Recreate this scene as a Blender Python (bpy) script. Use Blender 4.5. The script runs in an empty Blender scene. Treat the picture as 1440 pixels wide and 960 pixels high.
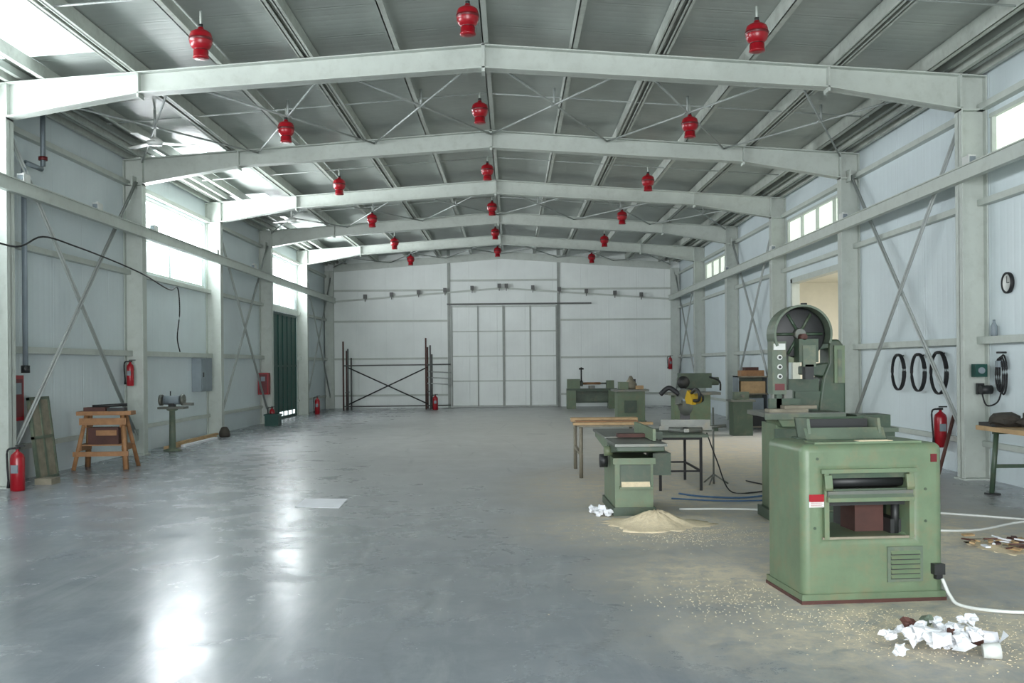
import bpy, bmesh, math, random
from mathutils import Vector, Matrix
random.seed(7)
scene = bpy.context.scene
scene.view_settings.view_transform = 'Standard'

# ------------------------------------------------------------ materials
def lin(c):
    out = []
    for v in c:
        v = v / 255.0
        out.append(v / 12.92 if v <= 0.04045 else ((v + 0.055) / 1.055) ** 2.4)
    return (out[0], out[1], out[2], 1.0)

def mat(name, rgb, rough=0.5, metal=0.0, var=0.12, scale=3.0, bump=0.0, spec=0.5, dirt=None, dirt_amt=0.35, dscale=2.3, dpos=(0.5, 0.68)):
    m = bpy.data.materials.new(name); m.use_nodes = True
    nt = m.node_tree; n = nt.nodes; l = nt.links
    b = n['Principled BSDF']
    b.inputs['Roughness'].default_value = rough
    b.inputs['Metallic'].default_value = metal
    b.inputs['Specular IOR Level'].default_value = spec
    tc = n.new('ShaderNodeTexCoord')
    no = n.new('ShaderNodeTexNoise'); no.inputs['Scale'].default_value = scale
    no.inputs['Detail'].default_value = 6; no.inputs['Roughness'].default_value = 0.65
    l.new(tc.outputs['Object'], no.inputs['Vector'])
    cr = n.new('ShaderNodeValToRGB')
    c = lin(rgb)
    cr.color_ramp.elements[0].position = 0.3; cr.color_ramp.elements[1].position = 0.7
    cr.color_ramp.elements[0].color = tuple(v * (1 - var) for v in c[:3]) + (1,)
    cr.color_ramp.elements[1].color = tuple(min(1, v * (1 + var)) for v in c[:3]) + (1,)
    l.new(no.outputs['Fac'], cr.inputs['Fac'])
    out = cr.outputs['Color']
    if dirt:
        n2 = n.new('ShaderNodeTexNoise'); n2.inputs['Scale'].default_value = scale * dscale
        n2.inputs['Detail'].default_value = 10; n2.inputs['Roughness'].default_value = 0.7
        l.new(tc.outputs['Object'], n2.inputs['Vector'])
        r2 = n.new('ShaderNodeValToRGB')
        r2.color_ramp.elements[0].position = dpos[0]; r2.color_ramp.elements[1].position = dpos[1]
        r2.color_ramp.elements[0].color = (0, 0, 0, 1)
        r2.color_ramp.elements[1].color = (dirt_amt,) * 3 + (1,)
        l.new(n2.outputs['Fac'], r2.inputs['Fac'])
        mx = n.new('ShaderNodeMix'); mx.data_type = 'RGBA'
        l.new(r2.outputs['Color'], mx.inputs[0]); l.new(out, mx.inputs[6])
        mx.inputs[7].default_value = lin(dirt)
        out = mx.outputs[2]
    l.new(out, b.inputs['Base Color'])
    if bump > 0:
        bp = n.new('ShaderNodeBump'); bp.inputs['Strength'].default_value = bump
        bp.inputs['Distance'].default_value = 0.02
        l.new(no.outputs['Fac'], bp.inputs['Height']); l.new(bp.outputs['Normal'], b.inputs['Normal'])
    return m

def emis(name, rgb, s):
    m = bpy.data.materials.new(name); m.use_nodes = True
    b = m.node_tree.nodes['Principled BSDF']
    b.inputs['Base Color'].default_value = lin(rgb)
    b.inputs['Emission Color'].default_value = lin(rgb)
    b.inputs['Emission Strength'].default_value = s
    b.inputs['Roughness'].default_value = 0.3
    return m

def panel_mat(name, rgb, axis, rough=0.4, period=1.0, depth=0.35, var=0.06, fine=6.0):
    """painted sheet cladding: joints every `period` metres along `axis` plus shallow ribs"""
    m = mat(name, rgb, rough, var=var, scale=0.7)
    nt = m.node_tree; n = nt.nodes; l = nt.links
    tc = n.new('ShaderNodeTexCoord'); sp = n.new('ShaderNodeSeparateXYZ')
    l.new(tc.outputs['Object'], sp.inputs[0])
    def groove(per, w):
        a = n.new('ShaderNodeMath'); a.operation = 'DIVIDE'; a.inputs[1].default_value = per
        l.new(sp.outputs[axis], a.inputs[0])
        f = n.new('ShaderNodeMath'); f.operation = 'FRACT'; l.new(a.outputs[0], f.inputs[0])
        s = n.new('ShaderNodeMath'); s.operation = 'SUBTRACT'; s.inputs[1].default_value = 0.5
        l.new(f.outputs[0], s.inputs[0])
        ab = n.new('ShaderNodeMath'); ab.operation = 'ABSOLUTE'; l.new(s.outputs[0], ab.inputs[0])
        g = n.new('ShaderNodeMapRange'); g.inputs['From Min'].default_value = 0.0
        g.inputs['From Max'].default_value = w; l.new(ab.outputs[0], g.inputs['Value'])
        return g.outputs['Result']
    g1 = groove(period, 0.02); g2 = groove(period / fine, 0.25)
    ad = n.new('ShaderNodeMath'); ad.operation = 'MULTIPLY_ADD'; ad.inputs[1].default_value = 0.25
    l.new(g2, ad.inputs[0]); l.new(g1, ad.inputs[2])
    bp = n.new('ShaderNodeBump'); bp.inputs['Strength'].default_value = depth
    bp.inputs['Distance'].default_value = 0.015
    l.new(ad.outputs[0], bp.inputs['Height']); l.new(bp.outputs['Normal'], n['Principled BSDF'].inputs['Normal'])
    return m

M_WALL_L = panel_mat('wall_panel_side', (208, 219, 222), 'Y')
M_WALL_B = panel_mat('wall_panel_back', (226, 232, 229), 'X', period=1.0)
M_CEIL = panel_mat('roof_sheet', (168, 175, 170), 'Y', rough=0.4, period=1.0, depth=0.4, var=0.16)
M_STEEL = mat('painted_steel', (184, 191, 184), 0.45, var=0.06, dirt=(142, 145, 134), dirt_amt=0.25)
M_PURLIN = mat('galvanised_purlin', (184, 190, 182), 0.5, metal=0.0, var=0.12, dirt=(124, 128, 118))
M_PURDK = mat('purlin_dark', (150, 156, 150), 0.5, var=0.12)
M_ROD = mat('brace_rod_paint', (162, 168, 165), 0.5)
M_GREEN = mat('machine_green', (98, 116, 90), 0.45, var=0.14, scale=5, dirt=(122, 112, 84), dirt_amt=0.6, bump=0.05, dscale=1.6, dpos=(.48, .72))
M_GREEN2 = mat('machine_green_dark', (58, 76, 60), 0.45, var=0.2, dirt=(105, 100, 80))
M_GRGREY = mat('machine_green_grey', (88, 101, 86), 0.5, var=0.2, dirt=(140, 128, 98))
M_DKGREEN = mat('door_green', (12, 66, 58), 0.5, var=0.15)
M_DARK = mat('dark_metal', (34, 36, 36), 0.5, var=0.2)
M_FIX = mat('fixture_grey', (92, 94, 92), 0.5)
M_BLACK = mat('black_rubber', (22, 23, 26), 0.6)
M_IRON = mat('cast_iron', (100, 104, 98), 0.4, metal=0.3, var=0.2, dirt=(130, 112, 78))
M_RUST = mat('rusty_brown', (76, 46, 39), 0.7, var=0.3)
M_RED = mat('extinguisher_red', (146, 14, 28), 0.3, var=0.1)
M_REDDK = mat('red_dark', (92, 14, 20), 0.4)
M_WOOD = mat('raw_wood', (176, 146, 106), 0.6, var=0.2, scale=6)
M_WOODO = mat('orange_wood', (146, 106, 70), 0.6, var=0.25, scale=8)
M_OLDWOOD = mat('weathered_board', (128, 122, 106), 0.7, var=0.3, scale=6)
M_WHITE = mat('white_plastic', (205, 208, 204), 0.4, var=0.04)
M_PAPER = mat('paper', (226, 228, 232), 0.8, var=0.05)
M_DUST = mat('sawdust', (224, 208, 176), 0.95, var=0.12, scale=30, bump=0.3)
M_GREY = mat('grey_box', (125, 136, 142), 0.5)
M_YELLOW = mat('yellow_plastic', (180, 145, 25), 0.4)
M_BLUE = mat('blue_hose', (60, 95, 130), 0.5)
M_CONC = mat('exterior_concrete', (150, 150, 145), 0.8)
M_BEIGE = mat('annex_beige', (226, 222, 208), 0.7, var=0.05)
M_CLOTH = mat('dark_cloth', (58, 54, 48), 0.9, var=0.3, bump=0.5, scale=10)
M_WIN = emis('daylight_glass', (240, 247, 255), 16.0)
M_WINLOW = emis('frosted_glass', (226, 236, 244), 1.3)
M_WINR = emis('pale_green_glass', (222, 232, 218), 0.85)  # pale greenish panes with weaker emission
M_SKY = emis('roof_sheet_door_glow', (228, 238, 240), 1.6)

# floor: polished grey concrete, dusty in the middle, sawdust round the machines
def floor_material():
    m = bpy.data.materials.new('polished_concrete'); m.use_nodes = True
    nt = m.node_tree; n = nt.nodes; l = nt.links; b = n['Principled BSDF']
    tc = n.new('ShaderNodeTexCoord')
    def noise(scale, detail=8, rough=0.6, dist=0.0, vec=None):
        x = n.new('ShaderNodeTexNoise'); x.inputs['Scale'].default_value = scale
        x.inputs['Detail'].default_value = detail; x.inputs['Roughness'].default_value = rough
        x.inputs['Distortion'].default_value = dist
        l.new(vec or tc.outputs['Object'], x.inputs['Vector']); return x.outputs['Fac']
    def ramp(src, p0, p1, c0, c1):
        r = n.new('ShaderNodeValToRGB')
        r.color_ramp.elements[0].position = p0; r.color_ramp.elements[1].position = p1
        r.color_ramp.elements[0].color = c0; r.color_ramp.elements[1].color = c1
        l.new(src, r.inputs['Fac']); return r.outputs['Color']
    def mix(f, a, c):
        x = n.new('ShaderNodeMix'); x.data_type = 'RGBA'
        l.new(f, x.inputs[0])
        for s, i in ((a, 6), (c, 7)):
            if isinstance(s, tuple): x.inputs[i].default_value = s
            else: l.new(s, x.inputs[i])
        return x.outputs[2]
    def math_(op, a, c):
        x = n.new('ShaderNodeMath'); x.operation = op; x.use_clamp = op in ('MULTIPLY',)
        for s, i in ((a, 0), (c, 1)):
            if isinstance(s, (int, float)): x.inputs[i].default_value = s
            else: l.new(s, x.inputs[i])
        return x.outputs[0]
    def blob(cx, cy, sx, sy):
        mp = n.new('ShaderNodeMapping'); mp.vector_type = 'POINT'
        mp.inputs['Scale'].default_value = (1 / sx, 1 / sy, 0)
        mp.inputs['Location'].default_value = (-cx / sx, -cy / sy, 0)
        l.new(tc.outputs['Object'], mp.inputs['Vector'])
        g = n.new('ShaderNodeVectorMath'); g.operation = 'LENGTH'
        l.new(mp.outputs[0], g.inputs[0])
        mr = n.new('ShaderNodeMapRange'); mr.inputs['From Min'].default_value = 1.0
        mr.inputs['From Max'].default_value = 0.0
        l.new(g.outputs['Value'], mr.inputs['Value']); return mr.outputs['Result']
    base = ramp(noise(0.3, 10, 0.6, 0.3), 0.25, 0.75, lin((112, 120, 129)), lin((138, 144, 150)))
    fine = noise(2.2, 12, 0.72, 0.2)
    base = mix(ramp(fine, 0.42, 0.8, (0, 0, 0, 1), (0.5,) * 3 + (1,)), base, lin((164, 169, 171)))
    # long faint scuffs running down the hall
    mp = n.new('ShaderNodeMapping'); mp.inputs['Scale'].default_value = (2.4, 0.35, 1); mp.inputs['Rotation'].default_value = (0, 0, 0.5)
    l.new(tc.outputs['Object'], mp.inputs['Vector'])
    sc = noise(1.2, 8, 0.7, 0.8, mp.outputs[0])
    base = mix(ramp(sc, 0.5, 0.75, (0, 0, 0, 1), (0.45,) * 3 + (1,)), base, lin((178, 180, 180)))
    # dusty centre strip
    d1 = blob(0.9, 24, 7.5, 20.0)
    dn = noise(0.6, 10, 0.7, 1.0)
    dust = math_('MULTIPLY', d1, math_('MULTIPLY', dn, 3.2))
    base = mix(dust, base, lin((204, 202, 194)))
    # tyre / drag marks: thin ridged contours of a stretched noise
    mp2 = n.new('ShaderNodeMapping'); mp2.inputs['Scale'].default_value = (0.55, 0.16, 1); mp2.inputs['Rotation'].default_value = (0, 0, -0.35)
    l.new(tc.outputs['Object'], mp2.inputs['Vector'])
    rn = noise(1.0, 1.5, 0.4, 0.0, mp2.outputs[0])
    rid = math_('ABSOLUTE', math_('SUBTRACT', math_('FRACT', math_('ADD', math_('ADD', rn, rn), math_('ADD', math_('ADD', rn, rn), rn)), 0.0), 0.5), 0.0)
    marks = ramp(rid, 0.0, 0.035, (0.55,) * 3 + (1,), (0, 0, 0, 1))
    marks = math_('MULTIPLY', marks, ramp(noise(1.1, 8, 0.75), 0.45, 0.65, (0, 0, 0, 1), (1, 1, 1, 1)))
    base = mix(marks, base, lin((104, 108, 112)))
    # sawdust
    sn = ramp(noise(5.0, 14, 0.85, 0.3), 0.36, 0.62, (0, 0, 0, 1), (1, 1, 1, 1))
    tot = None
    for (cx, cy, sx, sy) in [(2.3, 5.6, 1.9, 1.5), (1.4, 9.3, 1.7, 1.9), (1.5, 7.0, 1.2, 1.4), (3.2, 8.5, 2.6, 3.0), (3.4, 15.5, 2.6, 7.0), (1.6, 12.0, 2.0, 3.5)]:
        bl = blob(cx, cy, sx, sy)
        tot = bl if tot is None else math_('MAXIMUM', tot, bl)
    sfac = math_('MULTIPLY', math_('MULTIPLY', tot, sn), 1.8)
    base = mix(sfac, base, lin((212, 201, 178)))
    l.new(base, b.inputs['Base Color'])
    rr = n.new('ShaderNodeMapRange'); rr.inputs['To Min'].default_value = 0.14; rr.inputs['To Max'].default_value = 0.34
    rr.inputs['From Min'].default_value = 0.3; rr.inputs['From Max'].default_value = 0.75
    l.new(noise(1.6, 10, 0.7, 0.5), rr.inputs['Value'])
    r2 = math_('ADD', rr.outputs['Result'], math_('MULTIPLY', math_('ADD', sfac, math_('MULTIPLY', dust, 0.4)), 0.6))
    l.new(r2, b.inputs['Roughness'])
    b.inputs['Specular IOR Level'].default_value = 0.4
    bp = n.new('ShaderNodeBump'); bp.inputs['Strength'].default_value = 0.08; bp.inputs['Distance'].default_value = 0.02
    l.new(noise(3.0, 8), bp.inputs['Height']); l.new(bp.outputs['Normal'], b.inputs['Normal'])
    return m
M_FLOOR = floor_material()

# ------------------------------------------------------------ mesh builder
class MB:
    def __init__(s, name):
        s.name = name; s.bm = bmesh.new(); s.mats = []; s.M = Matrix.Identity(4)
    def mi(s, m):
        if m not in s.mats: s.mats.append(m)
        return s.mats.index(m)
    def v(s, co):
        return s.bm.verts.new(s.M @ Vector(co))
    def f(s, vs, m, smooth=False):
        try: fc = s.bm.faces.new(vs)
        except ValueError: return None
        fc.material_index = s.mi(m); fc.smooth = smooth; return fc
    def _bev(s, faces, bev, seg=3):
        ed = set()
        for fc in faces:
            if fc: ed.update(fc.edges)
        ed = [e for e in ed if len(e.link_faces) == 2 and e.calc_face_angle(0) > 0.5]
        r = bmesh.ops.bevel(s.bm, geom=ed, offset=bev, segments=seg, profile=0.5, affect='EDGES', clamp_overlap=True)
        for fc in r['faces']: fc.smooth = True
    def box(s, x0, x1, y0, y1, z0, z1, m, bev=0, seg=2):
        V = [s.v((x, y, z)) for z in (z0, z1) for (x, y) in ((x0, y0), (x1, y0), (x1, y1), (x0, y1))]
        idx = [(3, 2, 1, 0), (4, 5, 6, 7), (0, 1, 5, 4), (1, 2, 6, 5), (2, 3, 7, 6), (3, 0, 4, 7)]
        fs = [s.f([V[i] for i in q], m) for q in idx]
        if bev: s._bev(fs, bev, seg)
    def prism(s, pts, axis, a, b, m, bev=0, seg=2):
        """2D polygon extruded along axis 'x','y','z' from a to b. pts=(u,v): x->(y,z) y->(x,z) z->(x,y)"""
        def co(p, t):
            return {'x': (t, p[0], p[1]), 'y': (p[0], t, p[1]), 'z': (p[0], p[1], t)}[axis]
        A = [s.v(co(p, a)) for p in pts]; B = [s.v(co(p, b)) for p in pts]
        n = len(pts); fs = [s.f(A[::-1], m), s.f(B, m)]
        for i in range(n):
            j = (i + 1) % n; fs.append(s.f([A[i], A[j], B[j], B[i]], m))
        bmesh.ops.recalc_face_normals(s.bm, faces=[x for x in fs if x])
        if bev: s._bev(fs, bev, seg)
    def cyl(s, p0, p1, r0, m, r1=None, seg=16, caps=True):
        r1 = r0 if r1 is None else r1
        p0 = Vector(p0); p1 = Vector(p1); d = (p1 - p0)
        if d.length < 1e-6: return
        q = d.to_track_quat('Z', 'Y')
        A, B = [], []
        for i in range(seg):
            t = 2 * math.pi * i / seg; o = q @ Vector((math.cos(t), math.sin(t), 0))
            A.append(s.v(p0 + o * r0)); B.append(s.v(p1 + o * r1))
        for i in range(seg):
            j = (i + 1) % seg; s.f([A[i], A[j], B[j], B[i]], m, True)
        if caps: s.f(A[::-1], m); s.f(B, m)
    def lathe(s, prof, o, m, seg=24, axis='z', mats=None):
        rings = []
        for (r, h) in prof:
            ring = []
            for i in range(seg):
                t = 2 * math.pi * i / seg; c, sn = math.cos(t) * r, math.sin(t) * r
                p = {'z': (c, sn, h), 'y': (c, h, sn), 'x': (h, c, sn)}[axis]
                ring.append(s.v((o[0] + p[0], o[1] + p[1], o[2] + p[2])))
            rings.append(ring)
        fs = []
        for k in range(len(rings) - 1):
            mm = mats[k] if mats else m
            for i in range(seg):
                j = (i + 1) % seg
                fs.append(s.f([rings[k][i], rings[k][j], rings[k + 1][j], rings[k + 1][i]], mm, True))
        fs.append(s.f(rings[0][::-1], m)); fs.append(s.f(rings[-1], m))
        bmesh.ops.recalc_face_normals(s.bm, faces=[x for x in fs if x])
    def tube(s, pts, r, m, seg=8, smooth=True, sub=6, closed=False):
        P = [Vector(p) for p in pts]
        if smooth and len(P) > 2:
            Q = []; n = len(P); rng = n if closed else n - 1
            for i in range(rng):
                if closed: p0, p1, p2, p3 = P[i - 1], P[i], P[(i + 1) % n], P[(i + 2) % n]
                else: p0, p1, p2, p3 = P[max(i - 1, 0)], P[i], P[i + 1], P[min(i + 2, n - 1)]
                for k in range(sub):
                    t = k / sub
                    Q.append(0.5 * ((2 * p1) + (p2 - p0) * t + (2 * p0 - 5 * p1 + 4 * p2 - p3) * t * t + (3 * p1 - p0 - 3 * p2 + p3) * t ** 3))
            if not closed: Q.append(P[-1])
            P = Q
        rings = []; n = len(P); up = Vector((0, 0, 1))
        for i, p in enumerate(P):
            d = (P[(i + 1) % n] - P[i - 1]) if closed else (P[min(i + 1, n - 1)] - P[max(i - 1, 0)])
            if d.length < 1e-7: d = Vector((1, 0, 0))
            d.normalize()
            a = d.cross(up)
            if a.length < 0.1: a = d.cross(Vector((0.3, 1, 0)))
            a.normalize(); b = d.cross(a)
            rings.append([s.v(p + a * r * math.cos(2 * math.pi * k / seg) + b * r * math.sin(2 * math.pi * k / seg)) for k in range(seg)])
        for i in range(n if closed else n - 1):
            A, B = rings[i], rings[(i + 1) % n]
            for k in range(seg):
                j = (k + 1) % seg; s.f([A[k], B[k], B[j], A[j]], m, True)
        if not closed: s.f(rings[0], m); s.f(rings[-1][::-1], m)
    def framebox(s, xs, zs, y0, y1, m, bev=0.04):
        F = [[s.v((x, y0, z)) for x in xs] for z in zs]; K = [[s.v((x, y1, z)) for x in xs] for z in zs]
        fs = []
        for i in range(3):
            for j in range(3):
                if i == 1 and j == 1: continue
                fs.append(s.f([F[i][j], F[i][j + 1], F[i + 1][j + 1], F[i + 1][j]], m))
                fs.append(s.f([K[i][j + 1], K[i][j], K[i + 1][j], K[i + 1][j + 1]], m))
        for j in range(3):
            fs.append(s.f([F[0][j + 1], F[0][j], K[0][j], K[0][j + 1]], m))
            fs.append(s.f([F[3][j], F[3][j + 1], K[3][j + 1], K[3][j]], m))
            fs.append(s.f([F[j][0], F[j + 1][0], K[j + 1][0], K[j][0]], m))
            fs.append(s.f([F[j + 1][3], F[j][3], K[j][3], K[j + 1][3]], m))
        fs.append(s.f([F[1][1], F[1][2], K[1][2], K[1][1]], m)); fs.append(s.f([F[2][2], F[2][1], K[2][1], K[2][2]], m))
        fs.append(s.f([F[2][1], F[1][1], K[1][1], K[2][1]], m)); fs.append(s.f([F[1][2], F[2][2], K[2][2], K[1][2]], m))
        bmesh.ops.recalc_face_normals(s.bm, faces=fs)
        s._bev(fs, bev, 4)
    def crumple(s, c, r, m, flat=0.8, amp=0.45):
        res = bmesh.ops.create_icosphere(s.bm, subdivisions=2, radius=r)
        rot = Matrix.Rotation(random.random() * 6, 3, Vector((random.random(), random.random(), 1)).normalized())
        fs = set()
        for v in res['verts']:
            q = rot @ v.co * (1 + random.uniform(-amp, amp * 0.6))
            v.co = s.M @ Vector((c[0] + q.x, c[1] + q.y, max(c[2] + q.z * flat, 0.002)))
            fs.update(v.link_faces)
        for fc in fs: fc.material_index = s.mi(m)
    def heap(s, c, rx, ry, h, m, n=40, noise=0.25, z0=0.001):
        rings = [[s.v((c[0], c[1], h))]]; rr = [0.12, 0.25, 0.4, 0.55, 0.7, 0.85, 1.0]
        w = [1 + noise * math.sin(2 * math.pi * i / n * 3 + 1) * 0.6 + random.uniform(-noise, noise) * 0.5 for i in range(n)]
        for k, q in enumerate(rr):
            ring = []
            for i in range(n):
                t = 2 * math.pi * i / n; wi = 1 + (w[i] - 1) * q
                z = h * (math.exp(-4.0 * q * q) - math.exp(-4.0)) * (1 + random.uniform(-.15, .15))
                ring.append(s.v((c[0] + rx * q * wi * math.cos(t), c[1] + ry * q * wi * math.sin(t), max(z, z0) if q < 1 else z0)))
            rings.append(ring)
        for i in range(n): s.f([rings[0][0], rings[1][i], rings[1][(i + 1) % n]], m, True)
        for k in range(1, len(rr)):
            for i in range(n):
                j = (i + 1) % n; s.f([rings[k][i], rings[k + 1][i], rings[k + 1][j], rings[k][j]], m, True)
        base = rings[-1][::-1]; s.f(base, m)
    def done(s, loc=(0, 0, 0), rz=0):
        me = bpy.data.meshes.new(s.name); s.bm.to_mesh(me); s.bm.free()
        for m in s.mats: me.materials.append(m)
        o = bpy.data.objects.new(s.name, me); o.location = loc; o.rotation_euler = (0, 0, math.radians(rz))
        bpy.context.collection.objects.link(o); return o

# ------------------------------------------------------------ room shell
RX = -0.33; XL, XR = -6.68, 6.02; CL, CR = -6.35, 5.69
Y0, Y1 = -6.0, 35.64
FR = [12.64 + 4.6 * i for i in range(-4, 6)]
SL = 0.0714
def ztop(x): return 5.55 - SL * abs(x - RX)       # rafter top
def zroof(x): return ztop(x) + 0.22

b = MB('floor'); b.box(XL - .1, XR + .1, Y0 - 0.1, Y1 + .1, -0.1, 0, M_FLOOR); b.done()
b = MB('ground_outside'); b.box(-30, 30, -40, Y0 - 0.12, -0.1, -0.02, M_CONC); b.done()

sky = [(-6.45, -5.5, 17.55, 18.7), (-6.45, -5.5, 22.3, 23.5), (-6.45, -5.5, 26.9, 28.0), (-6.3, -5.1, 10.0, 12.3)]
b = MB('ceiling')
for (xa, xb) in ((XL - .1, RX), (RX, XR + .1)):
    b.prism([(xa, zroof(xa)), (xb, zroof(xb)), (xb, zroof(xb) + .06), (xa, zroof(xa) + .06)], 'y', Y0 - .1, Y1 + .1, M_CEIL)
b.done()
for i, (xa, xb, ya, yb) in enumerate(sky):
    b = MB('window_skylight_%d' % (i + 1))
    b.prism([(xa, zroof(xa) - .015), (xb, zroof(xb) - .015), (xb, zroof(xb) - .002), (xa, zroof(xa) - .002)], 'y', ya, yb, M_SKY)
    b.done()

def side_wall(name, x0, x1, ops, m):
    b = MB(name); ys = sorted(set([Y0, Y1] + [o[0] for o in ops] + [o[1] for o in ops])); H = zroof(x0 if x0 < 0 else x1)
    for a, c in zip(ys, ys[1:]):
        cuts = sorted([(o[2], o[3]) for o in ops if o[0] <= a + 1e-6 and o[1] >= c - 1e-6]); z = 0
        for (p, q) in cuts:
            if p > z: b.box(x0, x1, a, c, z, p, m)
            z = q
        if z < H: b.box(x0, x1, a, c, z, H, m)
    bmesh.ops.remove_doubles(b.bm, verts=b.bm.verts, dist=1e-5)
    b.done()
bays = [(-0.9, 3.2), (8.3, 12.45), (17.5, 21.65), (26.7, 30.85)]
opL = [(a, c, 3.24, 4.6) for (a, c) in bays] + [(26.7, 30.85, 0, 3.1)]
opR = [(a, c, 4.02, 4.58) for (a, c) in bays] + [(17.5, 21.3, 0, 3.22)]
side_wall('wall_left', XL - .1, XL, opL, M_WALL_L)
side_wall('wall_right', XR, XR + .1, opR, M_WALL_L)
b = MB('wall_back')
b.prism([(XL - .1, 0), (XR + .1, 0), (XR + .1, zroof(XR + .1)), (RX, zroof(RX)), (XL - .1, zroof(XL - .1))], 'y', Y1, Y1 + .1, M_WALL_B); b.done()
b = MB('wall_front')   # behind the camera; unseen big gate opening added to let light in
b.box(XL - .1, -4.3, Y0 - .1, Y0, 0, 5.3, M_WALL_B); b.box(3.7, XR + .1, Y0 - .1, Y0, 0, 5.3, M_WALL_B)
b.prism([(-4.3, 4.3), (3.7, 4.3), (3.7, zroof(3.7)), (RX, zroof(RX)), (-4.3, zroof(-4.3))], 'y', Y0 - .1, Y0, M_WALL_B); b.done()

wn = 0
for (a, c) in bays:
    wn += 1; b = MB('window_%d' % wn)
    x = XL - .05
    b.box(x - .01, x + .01, a, c, 3.86, 4.6, M_WIN); b.box(x - .01, x + .01, a, c, 3.24, 3.84, M_WINLOW)
    for z in (3.24, 3.83, 4.57): b.box(x - .04, x + .05, a, c, z, z + .03, M_STEEL)
    for k in range(3):
        y = a + (c - a - .03) * k / 2; b.box(x - .04, x + .03, y, y + .03, 3.24, 4.6, M_STEEL)
    b.done()
for (a, c) in bays:
    wn += 1; b = MB('window_%d' % wn); x = XR + .05
    b.box(x - .01, x + .01, a, c, 4.02, 4.58, M_WINR)
    for z in (4.0, 4.54): b.box(x - .07, x + .04, a - .02, c + .02, z, z + .05, M_STEEL)
    for k in range(5):
        y = a + (c - a - .05) * k / 4; b.box(x - .065, x + .04, y, y + .05, 4.02, 4.58, M_STEEL)
    b.done()

# left green sliding door
b = MB('door_1'); x = XL - .06
b.box(x, x + .05, 26.72, 30.83, 0.0, 3.08, M_DKGREEN)
for k in range(8):
    y = 26.75 + k * .57; b.box(x + .04, x + .075, y, y + .05, 0.02, 3.06, M_DKGREEN)
for z in (0.02, 1.5, 3.0): b.box(x + .04, x + .08, 26.74, 30.81, z, z + .06, M_DKGREEN)
b.box(x + .05, x + .056, 28.6, 30.6, 0.02, .2, M_SKY)  # glowing strip on the door, stands in for daylight through a gap below
b.done()
b = MB('trim_1')
b.box(XL, XL + .06, 26.6, 30.95, 3.08, 3.22, M_STEEL); b.done()

# right doorway frame + annex room behind it
b = MB('door_2')
b.box(XR - .03, XR + .13, 17.44, 17.52, 0, 3.28, M_STEEL); b.box(XR - .03, XR + .13, 21.24, 21.36, 0, 3.28, M_STEEL)
b.box(XR - .03, XR + .13, 17.44, 21.36, 3.19, 3.3, M_STEEL); b.done()
b = MB('wall_annex')
b.box(12, 12.1, 15, 30, 0, 4.0, M_BEIGE); b.box(XR + .12, 12.1, 14.9, 15, 0, 4.0, M_BEIGE); b.box(XR + .12, 12.1, 30, 30.1, 0, 4.0, M_BEIGE)
b.done()
b = MB('ceiling_annex'); b.box(XR + .12, 12.1, 14.9, 30.1, 3.9, 4.0, M_BEIGE); b.done()
b = MB('floor_annex'); b.box(XR + .1, 12.1, 14.9, 30.1, -0.1, 0, M_CONC); b.done()

# back sliding gate
k = 39.28
b = MB('door_3'); y = Y1
gx0, gx1, gz = -2.16, 1.62, 3.62
b.box(gx0, gx1, y - .1, y - .05, 0.03, gz, M_WALL_B)
for i in range(5):
    x = gx0 + (gx1 - gx0 - .05) * i / 4; b.box(x, x + .05, y - .125, y - .1, 0.03, gz, M_PURDK)
for i in range(5):
    z = 0.03 + (gz - .08) * i / 4; b.box(gx0, gx1, y - .12, y - .1, z, z + .045, M_STEEL)
b.box((gx0 + gx1) / 2 - .06, (gx0 + gx1) / 2 + .02, y - .135, y - .12, 0.03, gz, M_PURDK)
b.done()
b = MB('door_rail'); b.box(-2.3, 2.85, y - .16, y - .04, 3.66, 3.71, M_FIX); b.done()

# ------------------------------------------------------------ steel structure
def strip(b, pts, t, yw, yc, m):
    for (p, q) in zip(pts, pts[1:]):
        b.prism([p, q, (q[0], q[1] + t), (p[0], p[1] + t)], 'y', yc - yw / 2, yc + yw / 2, m)
for fi, Y in enumerate(FR[:-1]):
    b = MB('portal_frame')
    for s in (-1, 1):
        xc = CL if s < 0 else CR; xw = XL + .005 if s < 0 else XR - .005
        xh = xc - s * 1.66
        bot = [(xc, 4.68), (xh, ztop(xh) - .27), (RX, ztop(RX) - .3)]
        top = [(RX, ztop(RX)), (xw, ztop(xw))]
        web = bot + top + [(xw, 4.68)]
        b.prism(web, 'y', Y - .008, Y + .008, M_STEEL)
        strip(b, [(p[0], p[1]) for p in bot], .016, .2, Y, M_STEEL)
        strip(b, [(p[0], p[1] - .016) for p in top], .016, .2, Y, M_STEEL)
        # column
        b.prism([(xc, 0.02), (xw, 0.02), (xw, 4.7), (xc, 4.7)], 'y', Y - .006, Y + .006, M_STEEL)
        for xx in (xc, xw - s * .016):
            x0, x1 = sorted((xx, xx + s * .016)); b.box(x0, x1, Y - .1, Y + .1, 0.02, 4.7 if xx == xc else ztop(xw) - .02, M_STEEL)
        # stiffeners, base plate
        x0, x1 = sorted((xc - s * .03, xw)); b.box(x0, x1, Y - .14, Y + .14, 0.0, 0.02, M_STEEL)
        x0, x1 = sorted((xc, xw)); b.box(x0, x1, Y - .095, Y + .095, 4.66, 4.68, M_STEEL)
        for xs_ in (xc, xh): b.box(xs_ - .012, xs_ + .012, Y - .1, Y + .1, (4.69 if xs_ == xc else ztop(xs_) - .32), ztop(xs_) - .01, M_STEEL)
    b.box(RX - .02, RX + .02, Y - .1, Y + .1, 5.2, 5.56, M_STEEL)
    b.done()

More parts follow.
